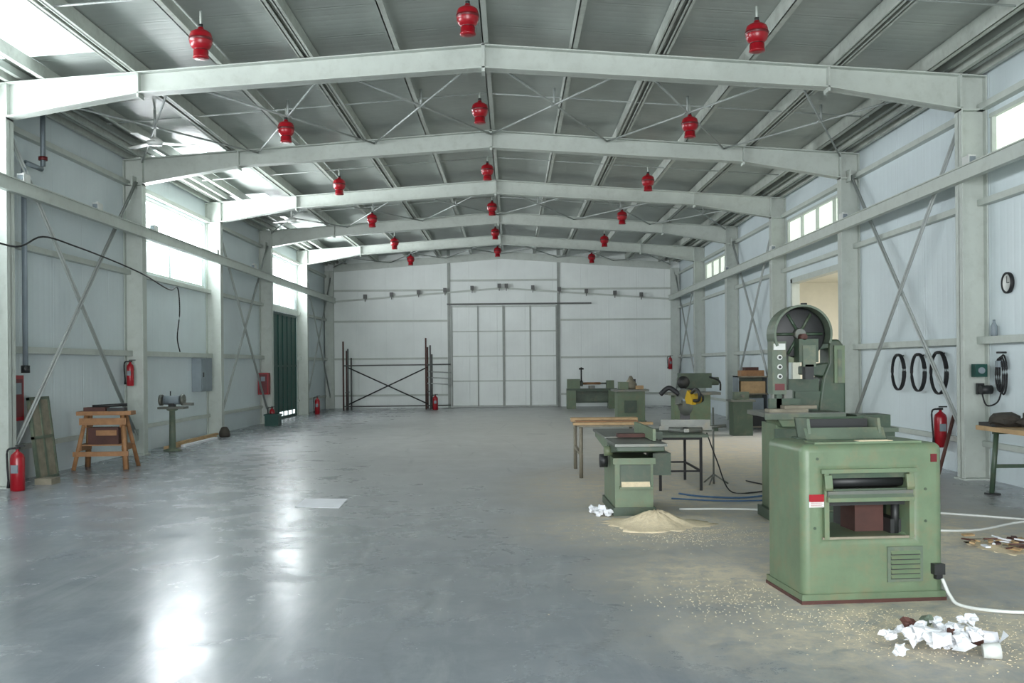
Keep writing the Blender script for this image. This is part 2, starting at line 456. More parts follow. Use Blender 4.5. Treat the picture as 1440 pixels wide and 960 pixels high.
b = MB('roof_purlins')
for i, d in enumerate([0, 1.12, 2.24, 3.36, 4.48, 5.6]):
    for s in (-1, 1):
        if i == 0 and s > 0: continue
        x = RX + s * d; zt = ztop(x) + .008
        big = i in (2, 4)
        if big:
            for o in (-.07, .05):
                b.box(x + o, x + o + .015, Y0, Y1, zt, zt + .2, M_PURLIN)
                b.box(x + o - .02, x + o + .05, Y0, Y1, zt, zt + .012, M_PURLIN)
            b.box(x - .03, x + .03, Y0, Y1, zt + .05, zt + .065, M_PURDK)
        else:
            b.box(x - .008, x + .008, Y0, Y1, zt, zt + .2, M_PURLIN)
            b.box(x - .01, x + .07, Y0, Y1, zt, zt + .012, M_PURLIN if i else M_STEEL)
# eave bundles
for s in (-1, 1):
    xw = XL if s < 0 else XR
    for kx in range(4):
        x = xw - s * (.08 + kx * .13); zt = ztop(x) + .01
        b.box(x - .03, x + .03, Y0, Y1, zt + .04 * (kx % 2), zt + .13, M_PURDK if kx % 2 else M_PURLIN)
b.done()

# roof cross bracing in every other bay + slim sag rods
b = MB('roof_bracing')
for bi in range(len(FR) - 1):
    ya, yb = FR[bi] + .12, FR[bi + 1] - .12
    if bi in (2, 4, 6, 8):
        for j in range(-3, 3):
            xa, xb = RX + j * 2.0 + .0, RX + (j + 1) * 2.0
            za, zb = ztop(xa) - .08, ztop(xb) - .08
            b.cyl((xa, ya, za), (xb, yb, zb), .016, M_ROD, seg=6); b.cyl((xb, ya, zb), (xa, yb, za), .016, M_ROD, seg=6)
            xm, ym, zm = (xa + xb) / 2, (ya + yb) / 2, (za + zb) / 2
            b.cyl((xm, ym, zm - .02), (xm, ym, zm + .25), .02, M_ROD, seg=6); b.box(xm - .05, xm + .05, ym - .05, ym + .05, zm - .01, zm + .01, M_ROD)
b.done()
b = MB('roof_tie_tubes')
for bi in range(2, len(FR) - 1):
    ym = (FR[bi] + FR[bi + 1]) / 2
    for s in (-1, 1):
        x1 = CL + .3 if s < 0 else CR - .3
        b.cyl((RX, ym, ztop(RX) + .03), (x1, ym, ztop(x1) + .03), .012, M_ROD, seg=6)
b.done()

# side rails in front of columns + girts
def girts(name, s):
    b = MB(name); xw = XL if s < 0 else XR
    def run(z, h, x0, x1, m, segs):
        x0, x1 = sorted((x0, x1))
        for (a, c) in segs: b.box(x0, x1, a, c, z - h / 2, z + h / 2, m)
    full = [(Y0, Y1)]
    door = (26.6, 30.95) if s < 0 else (17.44, 21.36)
    low = [(Y0, door[0]), (door[1], Y1)]
    run(1.76, .09, xw, xw - s * .12, M_STEEL, low)
    run(.45, .07, xw, xw - s * .06, M_STEEL, low)
    run(3.16 if s < 0 else 3.5, .08, xw, xw - s * .1, M_STEEL, full if s > 0 else low)
    run(4.7, .08, xw, xw - s * .1, M_STEEL, full)
    return b.done()
girts('trim_girts_left', -1); girts('trim_girts_right', 1)
for nm, x0, x1 in (('side_rail_beam', CL + .002, CL + .09), ('side_rail_beam', CR - .09, CR - .002)):
    b = MB(nm)
    b.box(x0, x1, Y0, Y1 - .25, 3.74, 3.9, M_STEEL); xm = (x0 + x1) / 2
    b.box(xm - .07, xm + .07, Y0, Y1 - .25, 3.9, 3.915, M_STEEL)
    b.done()
# small fixtures on rails
for (s, ys) in ((1, [12.25, 16.9, 21.5, 26.1, 8.4]), (-1, [12.9, 15.2, 17.6, 21.3, 24.4, 30.6])):
    for y in ys:
        x = (CR - .045) if s > 0 else (CL + .045)
        b = MB('emergency_lamp')
        b.box(x - .045, x + .045, y - .09, y + .09, 3.916, 4.02, M_WHITE, bev=.012)
        b.box(x - .035, x + .035, y - .102, y - .088, 3.93, 4.0, M_GREY); b.cyl((x, y, 4.02), (x, y, 4.045), .02, M_WHITE, seg=10)
        b.done()

# wall cross bracing
for s, nm in ((-1, 'wall_bracing'), (1, 'wall_bracing')):
    b = MB(nm); x = (XL + .2) if s < 0 else (XR - .2)
    for bi in (4, 6, 8):
        ya, yb = FR[bi] + .1, FR[bi + 1] - .1
        for (p, q) in (((x, ya, 4.7), (x, yb, .35)), ((x + .04, ya, .35), (x + .04, yb, 4.7))):
            for o in (-.04, .04):
                b.cyl((p[0], p[1] + o, p[2]), (q[0], q[1] + o, q[2]), .017, M_ROD, seg=6)
        for (yy, zz) in ((ya, 4.7), (yb, .35), (ya, .35), (yb, 4.7)):
            b.box(x - .01, x + .01, yy - .1, yy + .1, zz - .1, zz + .1, M_STEEL)
    b.done()

# back wall posts and girts
b = MB('trim_back_frame')
for x in (-2.24, 1.68):
    b.box(x - .05, x + .05, Y1 - .04, Y1, 0, zroof(x) - .01, M_PURDK)
for (xa, xb) in ((XL + .02, -2.3), (1.75, XR - .02)):
    for z in (.45, 1.76, 3.1, 4.2): b.box(xa, xb, Y1 - .03, Y1, z - .035, z + .035, M_STEEL)
b.box(-2.2, 1.64, Y1 - .035, Y1, 4.5, 4.57, M_STEEL)
for s in (-1, 1):
    xe = CL if s < 0 else CR
    b.prism([(RX, 4.22), (xe, 3.78), (xe, 3.84), (RX, 4.28)], 'y', Y1 - .08, Y1 - .03, M_STEEL)
    b.prism([(RX, ztop(RX) - .25), (xe, ztop(xe) - .25), (xe, ztop(xe)), (RX, ztop(RX))], 'y', Y1 - .06, Y1 - .01, M_STEEL)
    x0, x1 = sorted((xe, xe + s * .3)); b.box(x0, x1, Y1 - .2, Y1 - .01, 0, 4.9, M_STEEL)
b.done()
b = MB('floodlight_row')
for px in (515, 552, 590, 627, 665, 703, 713, 750, 787, 825, 865, 902):
    x = (px - 720) / k; z = 4.26 - .073 * abs(x - RX)
    b.box(x - .06, x + .06, Y1 - .2, Y1 - .08, z, z + .15, M_FIX, bev=.01); b.box(x - .012, x + .012, Y1 - .16, Y1 - .08, z - .1, z, M_FIX)
b.done()

# ------------------------------------------------------------ ceiling automatic extinguishers
def ceil_ext(x, y, z):
    b = MB('automatic_fire_extinguisher')
    prof = [(.015, .17), (.03, .165), (.035, .14), (.07, .13), (.108, .105), (.12, .07), (.122, .05), (.128, .045), (.128, .02), (.122, .015),
            (.12, -.01), (.108, -.045), (.085, -.07), (.072, -.075), (.072, -.085), (.08, -.09), (.08, -.15), (.087, -.155), (.087, -.17), (.04, -.175)]
    mats = [M_RED] * 7 + [M_REDDK] * 2 + [M_RED] * 4 + [M_REDDK] * 2 + [M_RED] * 5
    b.lathe(prof, (0, 0, 0), M_RED, seg=20, mats=mats)
    b.cyl((0, 0, .16), (0, 0, ztop(x) + .05 - z), .012, M_STEEL, seg=8)
    b.cyl((0, 0, .16), (0, 0, .2), .025, M_DARK, seg=8)
    b.done((x, y, z))
for y in (10.85, 14.94, 19.54, 24.14, 28.74, 33.34):
    ceil_ext(-.45, y, 5.3 if y > 11 else 5.27); ceil_ext(-3.36, y, 5.04); ceil_ext(2.7, y, 5.06)

# ceiling fans (left)
def fan(x, y, z):
    b = MB('ceiling_fan')
    b.cyl((0, 0, 0), (0, 0, zroof(x) - z), .018, M_WHITE, seg=8); b.lathe([(.03, -.05), (.11, -.04), (.12, .02), (.06, .06), (.02, .07)], (0, 0, 0), M_WHITE)
    for i in range(3):
        a = i * 2 * math.pi / 3 + .4; b.M = Matrix.Rotation(a, 4, 'Z')
        b.box(.1, .62, -.06, .06, -.012, 0.0, M_WHITE, bev=.004)
    b.M = Matrix.Identity(4); b.done((x, y, z))
fan(-5.35, 15.0, 5.0 - .1); fan(-5.2, 23.6, 4.98)

# ------------------------------------------------------------ small fire gear
def extinguisher(x, y, z=0, h=.52, r=.075, rz=0, wall=0):
    b = MB('fire_extinguisher'); s = h / .52
    b.lathe([(r * .9, 0), (r, .012), (r, .36 * s), (r * .85, .40 * s), (r * .4, .43 * s), (.02, .44 * s), (.02, .47 * s)], (0, 0, 0), M_RED)
    b.box(-r * .5, r * .5, -r - .004, -r * .8, .2 * s, .29 * s, M_GREY)
    b.box(-.03, .03, -.02, .02, .46 * s, .485 * s, M_DARK); b.box(-.02, .09, -.012, .012, .49 * s, .505 * s, M_DARK)
    b.tube([(-.02, 0, .47 * s), (-r - .03, -.01, .45 * s), (-r - .035, -.015, .3 * s), (-r - .02, -.02, .12 * s)], .012, M_BLACK)
    b.cyl((-r - .02, -.02, .12 * s), (-r - .02, -.02, .03 * s), .012, M_BLACK, r1=.022)
    if wall: b.box(-.02, .02 , .0, wall, .3 * s, .34 * s, M_DARK)
    b.done((x, y, z), rz)
extinguisher(-6.12, 12.3, 0, .58, .085); extinguisher(-6.52, 17.0, 1.2, .46, .06, wall=.13)
extinguisher(-6.15, 31.4, 0, .6, .08); extinguisher(-2.62, 33.9, 0, .55, .09)
extinguisher(5.88, 13.68, .32, .58, .085); extinguisher(5.55, 34.9, 1.3, .5, .07)
extinguisher(-6.25, 25.9, 0.0, .5, .07)
def hose_cab(x0, x1, y0, y1, z0, z1, front):
    b = MB('fire_hose_cabinet'); b.box(x0, x1, y0, y1, z0, z1, M_RED, bev=.01)
    if front == 'x': b.box(x1, x1 + .012, y0 + .05, y1 - .05, z0 + .05, z1 - .05, M_REDDK); b.box(x1 + .01, x1 + .02, y0 + .1, y1 - .1, z0 + .35, z1 - .1, M_GREY)
    else: b.box(x0 + .03, x1 - .03, y0 - .012, y0, z0 + .04, z1 - .04, M_REDDK); b.box(x0 + .08, x1 - .08, y0 - .02, y0 - .01, z0 + .35, z1 - .1, M_GREY)
    b.done()
hose_cab(XL + .002, XL + .17, 12.87, 13.27, .82, 1.42, 'x'); hose_cab(-6.67, -6.4, 26.12, 26.33, .78, 1.35, 'y')
b = MB('electrical_cabinet'); b.box(XL + .002, XL + .2, 20.75, 21.5, 1.0, 1.7, M_GREY, bev=.01); b.box(XL + .2, XL + .21, 20.8, 21.45, 1.04, 1.66, M_GREY)
b.box(XL + .21, XL + .225, 20.84, 20.88, 1.3, 1.4, M_DARK); b.done()
b = MB('wall_pipe'); b.tube([(-6.5, 13.85, 5.1), (-6.5, 13.85, 4.32), (-6.5, 13.8, 4.27), (-6.5, 13.35, 4.27), (-6.5, 13.3, 4.22), (-6.5, 13.3, 1.5)], .035, M_GREY, smooth=False, seg=12)
b.lathe([(.06, 0), (.06, .05)], (-6.5, 13.85, 4.4), M_REDDK); b.lathe([(.055, 0), (.055, .1)], (-6.5, 13.3, 1.45), M_DARK); b.done()
b = MB('hanging_cable'); b.tube([(-6.27, 11.5, 3.1), (-6.27, 12.6, 3.05), (-6.3, 13.4, 3.28), (-6.3, 14.4, 3.27), (-6.3, 15.8, 3.2), (-6.3, 17.1, 3.1), (-6.35, 18.2, 2.98), (-6.45, 18.9, 2.98), (-6.5, 19.4, 3.05), (-6.5, 19.5, 2.6), (-6.55, 19.5, 2.1), (-6.6, 19.8, 1.82)], .012, M_BLACK)
b.done()

# ------------------------------------------------------------ left side items
def leg(b, p, q, w, m):
    b.cyl(p, q, w, m, seg=4)
b = MB('leaning_panel')
b.M = Matrix.Translation((-6.34, 13.6, 0.01)) @ Matrix.Rotation(math.radians(-7), 4, 'Y')
b.box(-.02, 0, -.27, .27, 0, 1.1, M_OLDWOOD)
for yy in (-.29, .25, -.02): b.box(-.03, .014, yy, yy + .04, 0, 1.12, M_GRGREY)
for zz in (0, .55, 1.08): b.box(-.03, .014, -.29, .29, zz, zz + .04, M_GRGREY)
b.done()
b = MB('wood_sawhorse')
for (xx, sx) in ((-.26, -1), (.26, 1)):
    for (yy, sy) in ((-.1, -1), (.1, 1)):
        leg(b, (xx, yy * .6, .84), (xx + sx * .12, yy + sy * .2, 0), .042, M_WOODO)
    b.box(xx - .02 + sx * .05, xx + .02 + sx * .05, -.22, .22, .28, .35, M_WOODO); b.box(xx - .02, xx + .02, -.14, .14, .62, .68, M_WOODO)
b.box(-.4, .4, -.12, .12, .8, .86, M_WOODO, bev=.004); b.box(-.4, .4, -.27, -.24, .2, .27, M_WOODO); b.box(-.34, .34, -.17, -.14, .66, .76, M_WOODO)
b.box(-.36, .36, -.2, .2, .35, .37, M_WOODO)
b.box(-.3, .02, -.1, .1, .86, .92, M_RUST, bev=.01); b.box(.05, .3, -.12, .04, .86, .91, M_DARK, bev=.01); b.cyl((-.2, 0, .93), (.28, .1, .95), .025, M_DARK)
b.box(-.22, .22, -.14, .1, .37, .62, M_RUST, bev=.02); b.box(-.1, .2, -.16, .0, .5, .58, M_WOODO, bev=.01)
b.done((-6.12, 15.0, 0), 4)
b = MB('pedestal_grinder')
b.lathe([(.16, 0), (.16, .02), (.06, .05), (.05, .72), (.1, .74), (.1, .76)], (0, 0, 0), M_GRGREY)
b.box(-.22, .25, -.14, .14, .76, .8, M_IRON, bev=.004)
b.cyl((-.14, 0, .92), (.14, 0, .92), .08, M_GREY); b.cyl((-.22, 0, .92), (-.17, 0, .92), .1, M_IRON); b.cyl((.17, 0, .92), (.22, 0, .92), .1, M_IRON)
b.box(-.05, .05, -.06, .06, .8, .86, M_DARK); b.cyl((-.25, 0, .92), (.25, 0, .92), .015, M_IRON); b.box(.2, .38, -.05, .05, .82, .87, M_IRON); b.cyl((-.03, 0, .98), (-.03, 0, 1.08), .01, M_DARK)
b.done((-6.15, 18.0, 0))
b = MB('timber_offcuts')
b.box(-6.45, -6.33, 18.4, 21.3, 0, .05, M_WOOD); b.box(-6.3, -6.22, 18.9, 21.0, 0, .04, M_PAPER); b.box(-6.42, -6.35, 18.8, 21.5, .05, .09, M_WOOD)
b.done()
b = MB('wood_block'); b.box(-6.2, -5.98, 12.9, 13.15, 0, .08, M_OLDWOOD, bev=.01); b.done()
b = MB('tool_bag'); b.lathe([(.1, 0), (.12, .04), (.11, .12), (.07, .2), (.04, .22)], (-6.22, 21.5, 0), M_CLOTH); b.done()
b = MB('green_crate'); b.box(-6.3, -5.95, 25.3, 25.65, 0, .3, M_DKGREEN, bev=.015); b.box(-6.32, -5.93, 25.28, 25.67, .26, .3, M_DKGREEN); b.done()

b = MB('scaffold_rack')
yf = 34.1
for (x, h) in ((-5.78, 2.35), (-5.62, 2.1), (-2.95, 2.45), (-2.8, 2.2)):
    for dy in (0, .7): b.cyl((x, yf + dy, 0), (x, yf + dy, h if dy == 0 else h - .3), .028, M_RUST if h > 2.2 else M_FIX, seg=8)
for z in (.12, 1.52): b.cyl((-5.8, yf, z), (-2.1, yf, z + .02), .022, M_FIX, seg=8)
b.cyl((-5.6, yf - .03, 1.45), (-2.9, yf - .03, .2), .022, M_DARK, seg=8); b.cyl((-5.6, yf + .05, .2), (-2.9, yf + .05, 1.45), .022, M_DARK, seg=8)
for x in (-5.7, -2.9):
    for z in (.6, 1.52): b.cyl((x, yf, z), (x, yf + .7, z), .022, M_FIX, seg=8)
for i in range(3): b.cyl((-2.9, yf + .1 * i, .9 + .2 * i), (-2.1, yf + .1 * i, .85 + .2 * i), .02, M_ROD, seg=8)
b.done()

b = MB('paper_sheet')
P = [(-2.33, 10.62), (-1.84, 10.52), (-1.87, 11.25), (-2.36, 11.3)]
b.prism(P, 'z', .002, .006, M_PAPER); b.done()

# ------------------------------------------------------------ thickness planer (foreground)
b = MB('thickness_planer')
W = .92; D = .62; H = .99
b.framebox([0, .15, .71, W], [.02, .41, .81, H], 0, D, M_GREEN, bev=.05)
b.box(-.01, W + .01, -.01, D + .01, 0, .022, M_RUST, bev=.006)
b.box(-.006, W + .006, -.006, D + .006, .02, .06, M_GREEN, bev=.01)
# bed and rollers
b.box(.155, .705, -.03, D - .04, .645, .70, M_IRON, bev=.008); b.box(.15, .71, -.045, .0, .635, .665, M_GREEN, bev=.01)
b.prism([(-.05, .66), (-.03, .66), (.02, .71), (.0, .71)], 'x', .16, .70, M_GRGREY)
b.cyl((.155, .1, .745), (.705, .1, .745), .035, M_DARK); b.cyl((.155, .3, .77), (.705, .3, .77), .05, M_DARK); b.cyl((.155, .5, .745), (.705, .5, .745), .035, M_DARK)
b.box(.16, .7, .02, .06, .775, .83, M_GREEN2, bev=.01); b.box(.16, .7, .54, .56, .7, .82, M_DARK)  # dark roller cover, part of the opening's painted shade
b.box(.43, .62, .2, .42, .405, .64, M_RUST, bev=.02); b.cyl((.5, .3, .4), (.5, .3, .64), .07, M_DARK); b.box(.62, .69, .1, .5, .41, .5, M_DARK, bev=.01)
b.cyl((.66, .12, .41), (.66, .12, .64), .025, M_DARK); b.cyl((.22, .5, .41), (.22, .5, .64), .02, M_DARK)
b.box(.45, .70, .45, .58, .41, .64, M_DARK, bev=.01); b.box(.16, .7, .05, .55, .6, .645, M_DARK, bev=.01)
b.box(.155, .165, .02, .6, .42, .8, M_GREEN2); b.box(.695, .705, .02, .6, .42, .8, M_GREEN2)  # dark inner liners put the shade of the opening into the colour
b.box(.14, .17, -.012, .3, .40, .82, M_GREEN, bev=.01); b.box(.69, .72, -.012, .3, .40, .82, M_GREEN, bev=.01)
b.box(.12, .74, -.02, .02, .81, .835, M_GREEN, bev=.008); b.box(.13, .73, -.006, .02, .398, .412, M_OLDWOOD, bev=.003)
b.prism([(-.015, .80), (-.03, .72), (-.02, .70), (.02, .80)], 'x', .14, .19, M_GREEN, bev=.004); b.prism([(-.015, .80), (-.03, .72), (-.02, .70), (.02, .80)], 'x', .67, .72, M_GREEN, bev=.004)
# louvre
b.box(.545, .775, -.012, .01, .125, .345, M_GRGREY, bev=.006)
for i in range(6): b.prism([(-.028, .15 + i * .03), (-.01, .172 + i * .03), (-.01, .15 + i * .03)], 'x', .565, .755, M_GREEN); b.box(.565, .755, -.0135, -.012, .142 + i * .03, .15 + i * .03, M_DARK)
# label, button, bolts
b.box(.045, .145, -.003, .01, .60, .64, M_WHITE); b.box(.045, .145, -.004, .01, .635, .68, M_RED); b.box(.835, .875, -.006, .01, .87, .92, M_REDDK, bev=.004)
for i in range(5): b.box(.055, .135 - .01 * (i % 2), -.0045, 0, .605 + i * .007, .607 + i * .007, M_RED)
for (x, z) in ((.1, .9), (.8, .7), (.8, .5), (.08, .47)): b.cyl((x, -.005, z), (x, .01, z), .009, M_GREEN2, seg=10)
# plug
b.box(.83, .90, -.05, .0, .17, .235, M_DARK, bev=.01); b.box(.845, .885, -.045, -.01, .14, .17, M_BLACK)
# chip hood (open trough)
b.prism([(.3, .985), (.5, .985), (.56, 1.13), (.34, 1.13)], 'x', .17, .19, M_GRGREY); b.prism([(.3, .985), (.5, .985), (.56, 1.13), (.34, 1.13)], 'x', .65, .67, M_GRGREY)
b.prism([(.48, .985), (.5, .985), (.56, 1.13), (.54, 1.13)], 'x', .17, .67, M_GREEN2); b.prism([(.28, .985), (.30, .985), (.36, 1.07), (.34, 1.07)], 'x', .15, .69, M_GRGREY)
b.box(.19, .65, .34, .5, 1.0, 1.02, M_DARK); b.box(.2, .64, .46, .48, 1.02, 1.12, M_DARK)
b.box(.15, .69, .28, .56, .985, 1.0, M_GREEN2)
b.box(.1, .8, .04, .2, .985, 1.0, M_GREEN, bev=.006); b.box(.4, .62, .06, .14, 1.0, 1.004, M_DUST)
b.done((1.79, 6.17, 0), 5.5)
b = MB('power_cable')
b.tube([(2.66, 6.18, .15), (2.68, 6.12, .06), (2.72, 6.05, .014), (2.9, 5.9, .014), (3.2, 5.86, .014), (3.7, 5.8, .014), (4.3, 5.9, .014)], .011, M_WHITE); b.done()

# ------------------------------------------------------------ bandsaw
b = MB('bandsaw')
b.box(.0, .78, .0, .6, 0, .1, M_GREEN2, bev=.02)
b.box(.04, .74, .03, .57, .08, .92, M_GREEN, bev=.03)
b.box(.02, .76, -.0, .03, .12, .88, M_GREEN2, bev=.02)
# table
b.box(-.12, .62, -.18, .5, 1.0, 1.04, M_IRON, bev=.006); b.prism([(.06, .9), (.5, .9), (.56, 1.0), (0, 1.0)], 'y', -.1, .4, M_GREEN, bev=.01)
b.box(-.12, .62, -.2, -.18, .98, 1.03, M_GRGREY, bev=.004)
b.box(.0, .3, .12, .16, 1.04, 1.16, M_GREEN2, bev=.005); b.box(.3, .62, .3, .42, 1.04, 1.22, M_GREEN2, bev=.01)
b.box(.18, .54, .34, .38, 1.04, 1.34, M_GREEN2, bev=.01)
# C column
b.prism([(.5, .9), (.78, .9), (.78, 1.64), (.72, 1.72), (.62, 1.72), (.62, 1.5), (.56, 1.35)], 'y', .28, .58, M_GREEN2, bev=.02)
b.prism([(.4, 1.6), (.66, 1.64), (.66, 1.73), (.4, 1.73)], 'y', .3, .56, M_GREEN2, bev=.01)
b.prism([(.4, 1.38), (.64, 1.36), (.64, 1.5), (.4, 1.46)], 'y', .3, .56, M_GREEN2, bev=.01)
b.box(.66, .76, .24, .3, 1.3, 1.66, M_GREEN, bev=.01); b.box(.69, .73, .23, .245, 1.3, 1.62, M_GRGREY)
# wheel and guard
cx, cz = .31, 1.77
b.lathe([(.03, -.0), (.23, .0), (.25, .01), (.25, .05), (.22, .055), (.03, .03)], (cx, .2, cz), M_DARK, seg=40, axis='y')
b.lathe([(.05, -.06), (.06, 0)], (cx, .2, cz), M_IRON, axis='y')
for i in range(6):
    a = i * math.pi / 3; b.cyl((cx + .04 * math.cos(a), .19, cz + .04 * math.sin(a)), (cx + .22 * math.cos(a), .19, cz + .22 * math.sin(a)), .014, M_GREEN2, seg=8)
A0, A1 = math.radians(-20), math.radians(205); n = 26
ri, ro = .255, .275
for i in range(n):
    a, c = A0 + (A1 - A0) * i / n, A0 + (A1 - A0) * (i + 1) / n
    q = [(cx + r * math.cos(t), cz + r * math.sin(t)) for (r, t) in ((ri, a), (ro, a), (ro, c), (ri, c))]
    b.prism(q, 'y', .05, .32, M_GRGREY)
    q = [(cx + r * math.cos(t), cz + r * math.sin(t)) for (r, t) in ((.02, a), (ro, a), (ro, c), (.02, c))]
    b.prism(q, 'y', .32, .335, M_GREEN2)
b.box(cx - .05, cx + .13, .02, .2, 1.5, 1.72, M_GREEN2, bev=.02); b.box(cx - .02, cx + .1, .0, .05, 1.46, 1.66, M_GRGREY, bev=.01)
b.box(cx + .0, cx + .08, .0, .1, 1.34, 1.48, M_DARK, bev=.01)
b.cyl((cx - .12, .2, 1.58), (cx - .12, .2, 1.2), .018, M_IRON); b.box(cx - .16, cx - .08, .15, .25, 1.16, 1.24, M_IRON, bev=.01)
b.box(cx - .235, cx - .215, .2, .205, 1.04, 1.8, M_IRON); b.box(cx - .14, cx + .16, .2, .3, 1.5, 1.56, M_GREEN)
b.cyl((cx, .02, cz - .03), (cx + .0, .2, cz - .03), .03, M_RUST); b.cyl((cx + .02, .1, 2.04), (cx + .02, .1, 2.06), .03, M_DARK)
# control box
b.box(.03, .16, .1, .28, 1.2, 1.7, M_GRGREY, bev=.01); b.box(.04, .15, .09, .1, 1.62, 1.68, M_WHITE)
for z in (1.55, 1.46, 1.37): b.cyl((.095, .08, z), (.095, .1, z), .024, M_WHITE, seg=16); b.cyl((.095, .075, z), (.095, .08, z), .014, M_DARK, seg=12)
b.box(.07, .12, .12, .2, 1.02, 1.2, M_GREEN2); b.box(.05, .14, .09, .1, 1.24, 1.3, M_REDDK)
# side motor box
b.box(.78, 1.18, .1, .5, .1, .86, M_GREEN2, bev=.02); b.box(.76, 1.2, .06, .54, .84, .88, M_GRGREY, bev=.008); b.box(.8, 1.16, .12, .48, .0, .1, M_DARK)
b.box(.82, 1.14, .1, .45, .88, 1.0, M_GREEN2, bev=.015)
b.box(-.06, .3, -.12, .05, 1.04, 1.07, M_OLDWOOD, bev=.005); b.box(.1, .4, -.05, .1, 1.07, 1.1, M_OLDWOOD, bev=.005)
b.done((2.43, 9.3, 0), 0)

# ------------------------------------------------------------ jointer
b = MB('surface_jointer')
b.box(0, .42, 0, 1.0, 0, .08, M_GREEN2, bev=.015)
b.box(.02, .40, .02, .98, .06, .56, M_GREEN, bev=.02)
b.box(.07, .37, -.01, .03, .3, .5, M_GREEN2, bev=.006); b.box(.06, .38, -.06, .02, .27, .29, M_GREEN, bev=.004)
b.prism([(-.05, .29), (.01, .29), (.01, .36)], 'x', .08, .36, M_DUST)
b.box(.0, .42, -.02, .03, .51, .57, M_GREEN, bev=.01)
b.prism([(-.32, .66), (.45, .58), (.45, .73), (-.32, .71)], 'x', .0, .46, M_GREEN2, bev=.008)
b.prism([(.5, .58), (1.75, .66), (1.75, .71), (.5, .73)], 'x', .0, .46, M_GREEN, bev=.008)
b.box(-.02, .48, -.35, .46, .71, .735, M_IRON, bev=.004); b.box(-.02, .48, .52, 1.8, .72, .745, M_IRON, bev=.004)
b.cyl((.0, .49, .70), (.46, .49, .70), .035, M_IRON); b.box(.38, .41, -.1, 1.2, .745, .86, M_GREEN, bev=.006)
b.box(.1, .42, .4, .55, .745, .78, M_RUST, bev=.008); b.cyl((-.08, .5, .5), (-.0, .5, .5), .07, M_DARK); b.box(.41, .56, .4, .6, .72, .8, M_GREEN2, bev=.01)
b.cyl((-.06, .25, .62), (.02, .25, .62), .05, M_GREEN); b.box(.42, .6, .15, .5, .38, .6, M_GREEN2, bev=.02)
b.done((.99, 9.84, 0), 1)

b = MB('trestle_table')
for x in (.9, 1.7):
    for y in (13.1, 14.3):
        leg(b, (x, y, .7), (x, y + .03, 0), .025, M_OLDWOOD)
    b.box(x - .02, x + .02, 13.1, 14.3, .3, .34, M_OLDWOOD)
b.box(.85, 1.78, 13.0, 14.4, .68, .7, M_OLDWOOD, bev=.003)
b.box(.8, 1.85, 13.1, 13.25, .7, .73, M_WOOD); b.box(.86, 1.7, 13.5, 13.75, .7, .73, M_WOODO); b.box(.82, 1.75, 13.9, 14.15, .7, .75, M_WOOD)
b.done()

# ------------------------------------------------------------ steel stand with mitre saw
b = MB('steel_work_stand')
for x in (1.74, 2.22):
    for y in (11.75, 12.85): b.box(x - .015, x + .015, y - .015, y + .015, 0, .63, M_BLACK)
for y in (11.75, 12.85):
    b.box(1.74, 2.22, y - .012, y + .012, .6, .63, M_BLACK); b.box(1.74, 2.22, y - .01, y + .01, .22, .24, M_BLACK)
for x in (1.74, 2.22): b.box(x - .012, x + .012, 11.75, 12.85, .22, .24, M_BLACK)
b.box(1.68, 2.3, 11.68, 12.92, .63, .66, M_GRGREY, bev=.004)
b.done()
b = MB('mitre_saw')
b.lathe([(.2, 0), (.21, .02), (.2, .06)], (0, 0, 0), M_IRON, seg=28); b.box(-.32, .32, .03, .16, .02, .07, M_IRON, bev=.006); b.box(-.3, .3, .05, .08, .07, .15, M_IRON, bev=.005)
b.box(-.03, .03, -.34, .0, .02, .06, M_IRON, bev=.008); b.box(-.06, .06, .14, .26, .05, .3, M_DARK, bev=.02)
b.cyl((-.0, .2, .3), (.0, -.06, .42), .04, M_GREY)
b.M = Matrix.Translation((.0, -.06, .36)) @ Matrix.Rotation(math.radians(35), 4, 'Z')
b.lathe([(.03, -.012), (.155, -.003), (.155, .003), (.03, .012)], (0, 0, 0), M_IRON, seg=32, axis='x')
for i in range(14):
    a, c = math.radians(-10 + i * 14), math.radians(4 + i * 14)
    b.prism([(.17 * math.cos(t) * r, .17 * math.sin(t) * r) for (r, t) in ((.3, a), (1, a), (1, c), (.3, c))], 'x', -.03, .03, M_YELLOW if i > 8 else M_IRON)
b.cyl((.03, 0, .03), (.2, 0, .05), .065, M_YELLOW); b.cyl((.2, 0, .05), (.24, 0, .055), .055, M_DARK)
b.tube([(0, -.12, .12), (-.02, -.24, .17), (-.02, -.3, .12), (0, -.26, .04), (0, -.16, .03)], .02, M_DARK)
b.tube([(-.02, .1, .1), (-.1, .2, .18), (-.2, .24, .1)], .03, M_BLACK)
b.M = Matrix.Identity(4); b.done((2.2 - .08, 12.2, .66), -8)
b = MB('roller_stand')
b.cyl((2.5, 12.4, 0), (2.5, 12.4, .95), .012, M_IRON, seg=8); b.cyl((2.36, 12.4, .7), (2.66, 12.4, .72), .02, M_IRON)
for a in (0, 2.1, 4.2): b.cyl((2.5, 12.4, .12), (2.5 + .18 * math.cos(a), 12.4 + .18 * math.sin(a), .0), .01, M_IRON, seg=8)
b.done()
b = MB('air_hose')
b.tube([(1.9, 11.4, .012), (2.1, 11.15, .012), (2.5, 11.0, .012), (2.9, 11.2, .012), (3.3, 11.3, .012), (3.7, 11.6, .012)], .01, M_BLUE)
b.tube([(1.75, 11.0, .012), (2.3, 10.75, .012), (3.0, 10.8, .012), (3.6, 10.7, .012), (4.2, 10.4, .012)], .008, M_BLUE)
b.done()
b = MB('extension_cord')
b.tube([(2.34, 12.0, .66), (2.4, 11.7, .35), (2.5, 11.5, .03), (2.75, 11.45, .01), (3.1, 11.9, .01), (2.95, 12.6, .01)], .008, M_BLACK)
b.done()
b = MB('floor_cable')
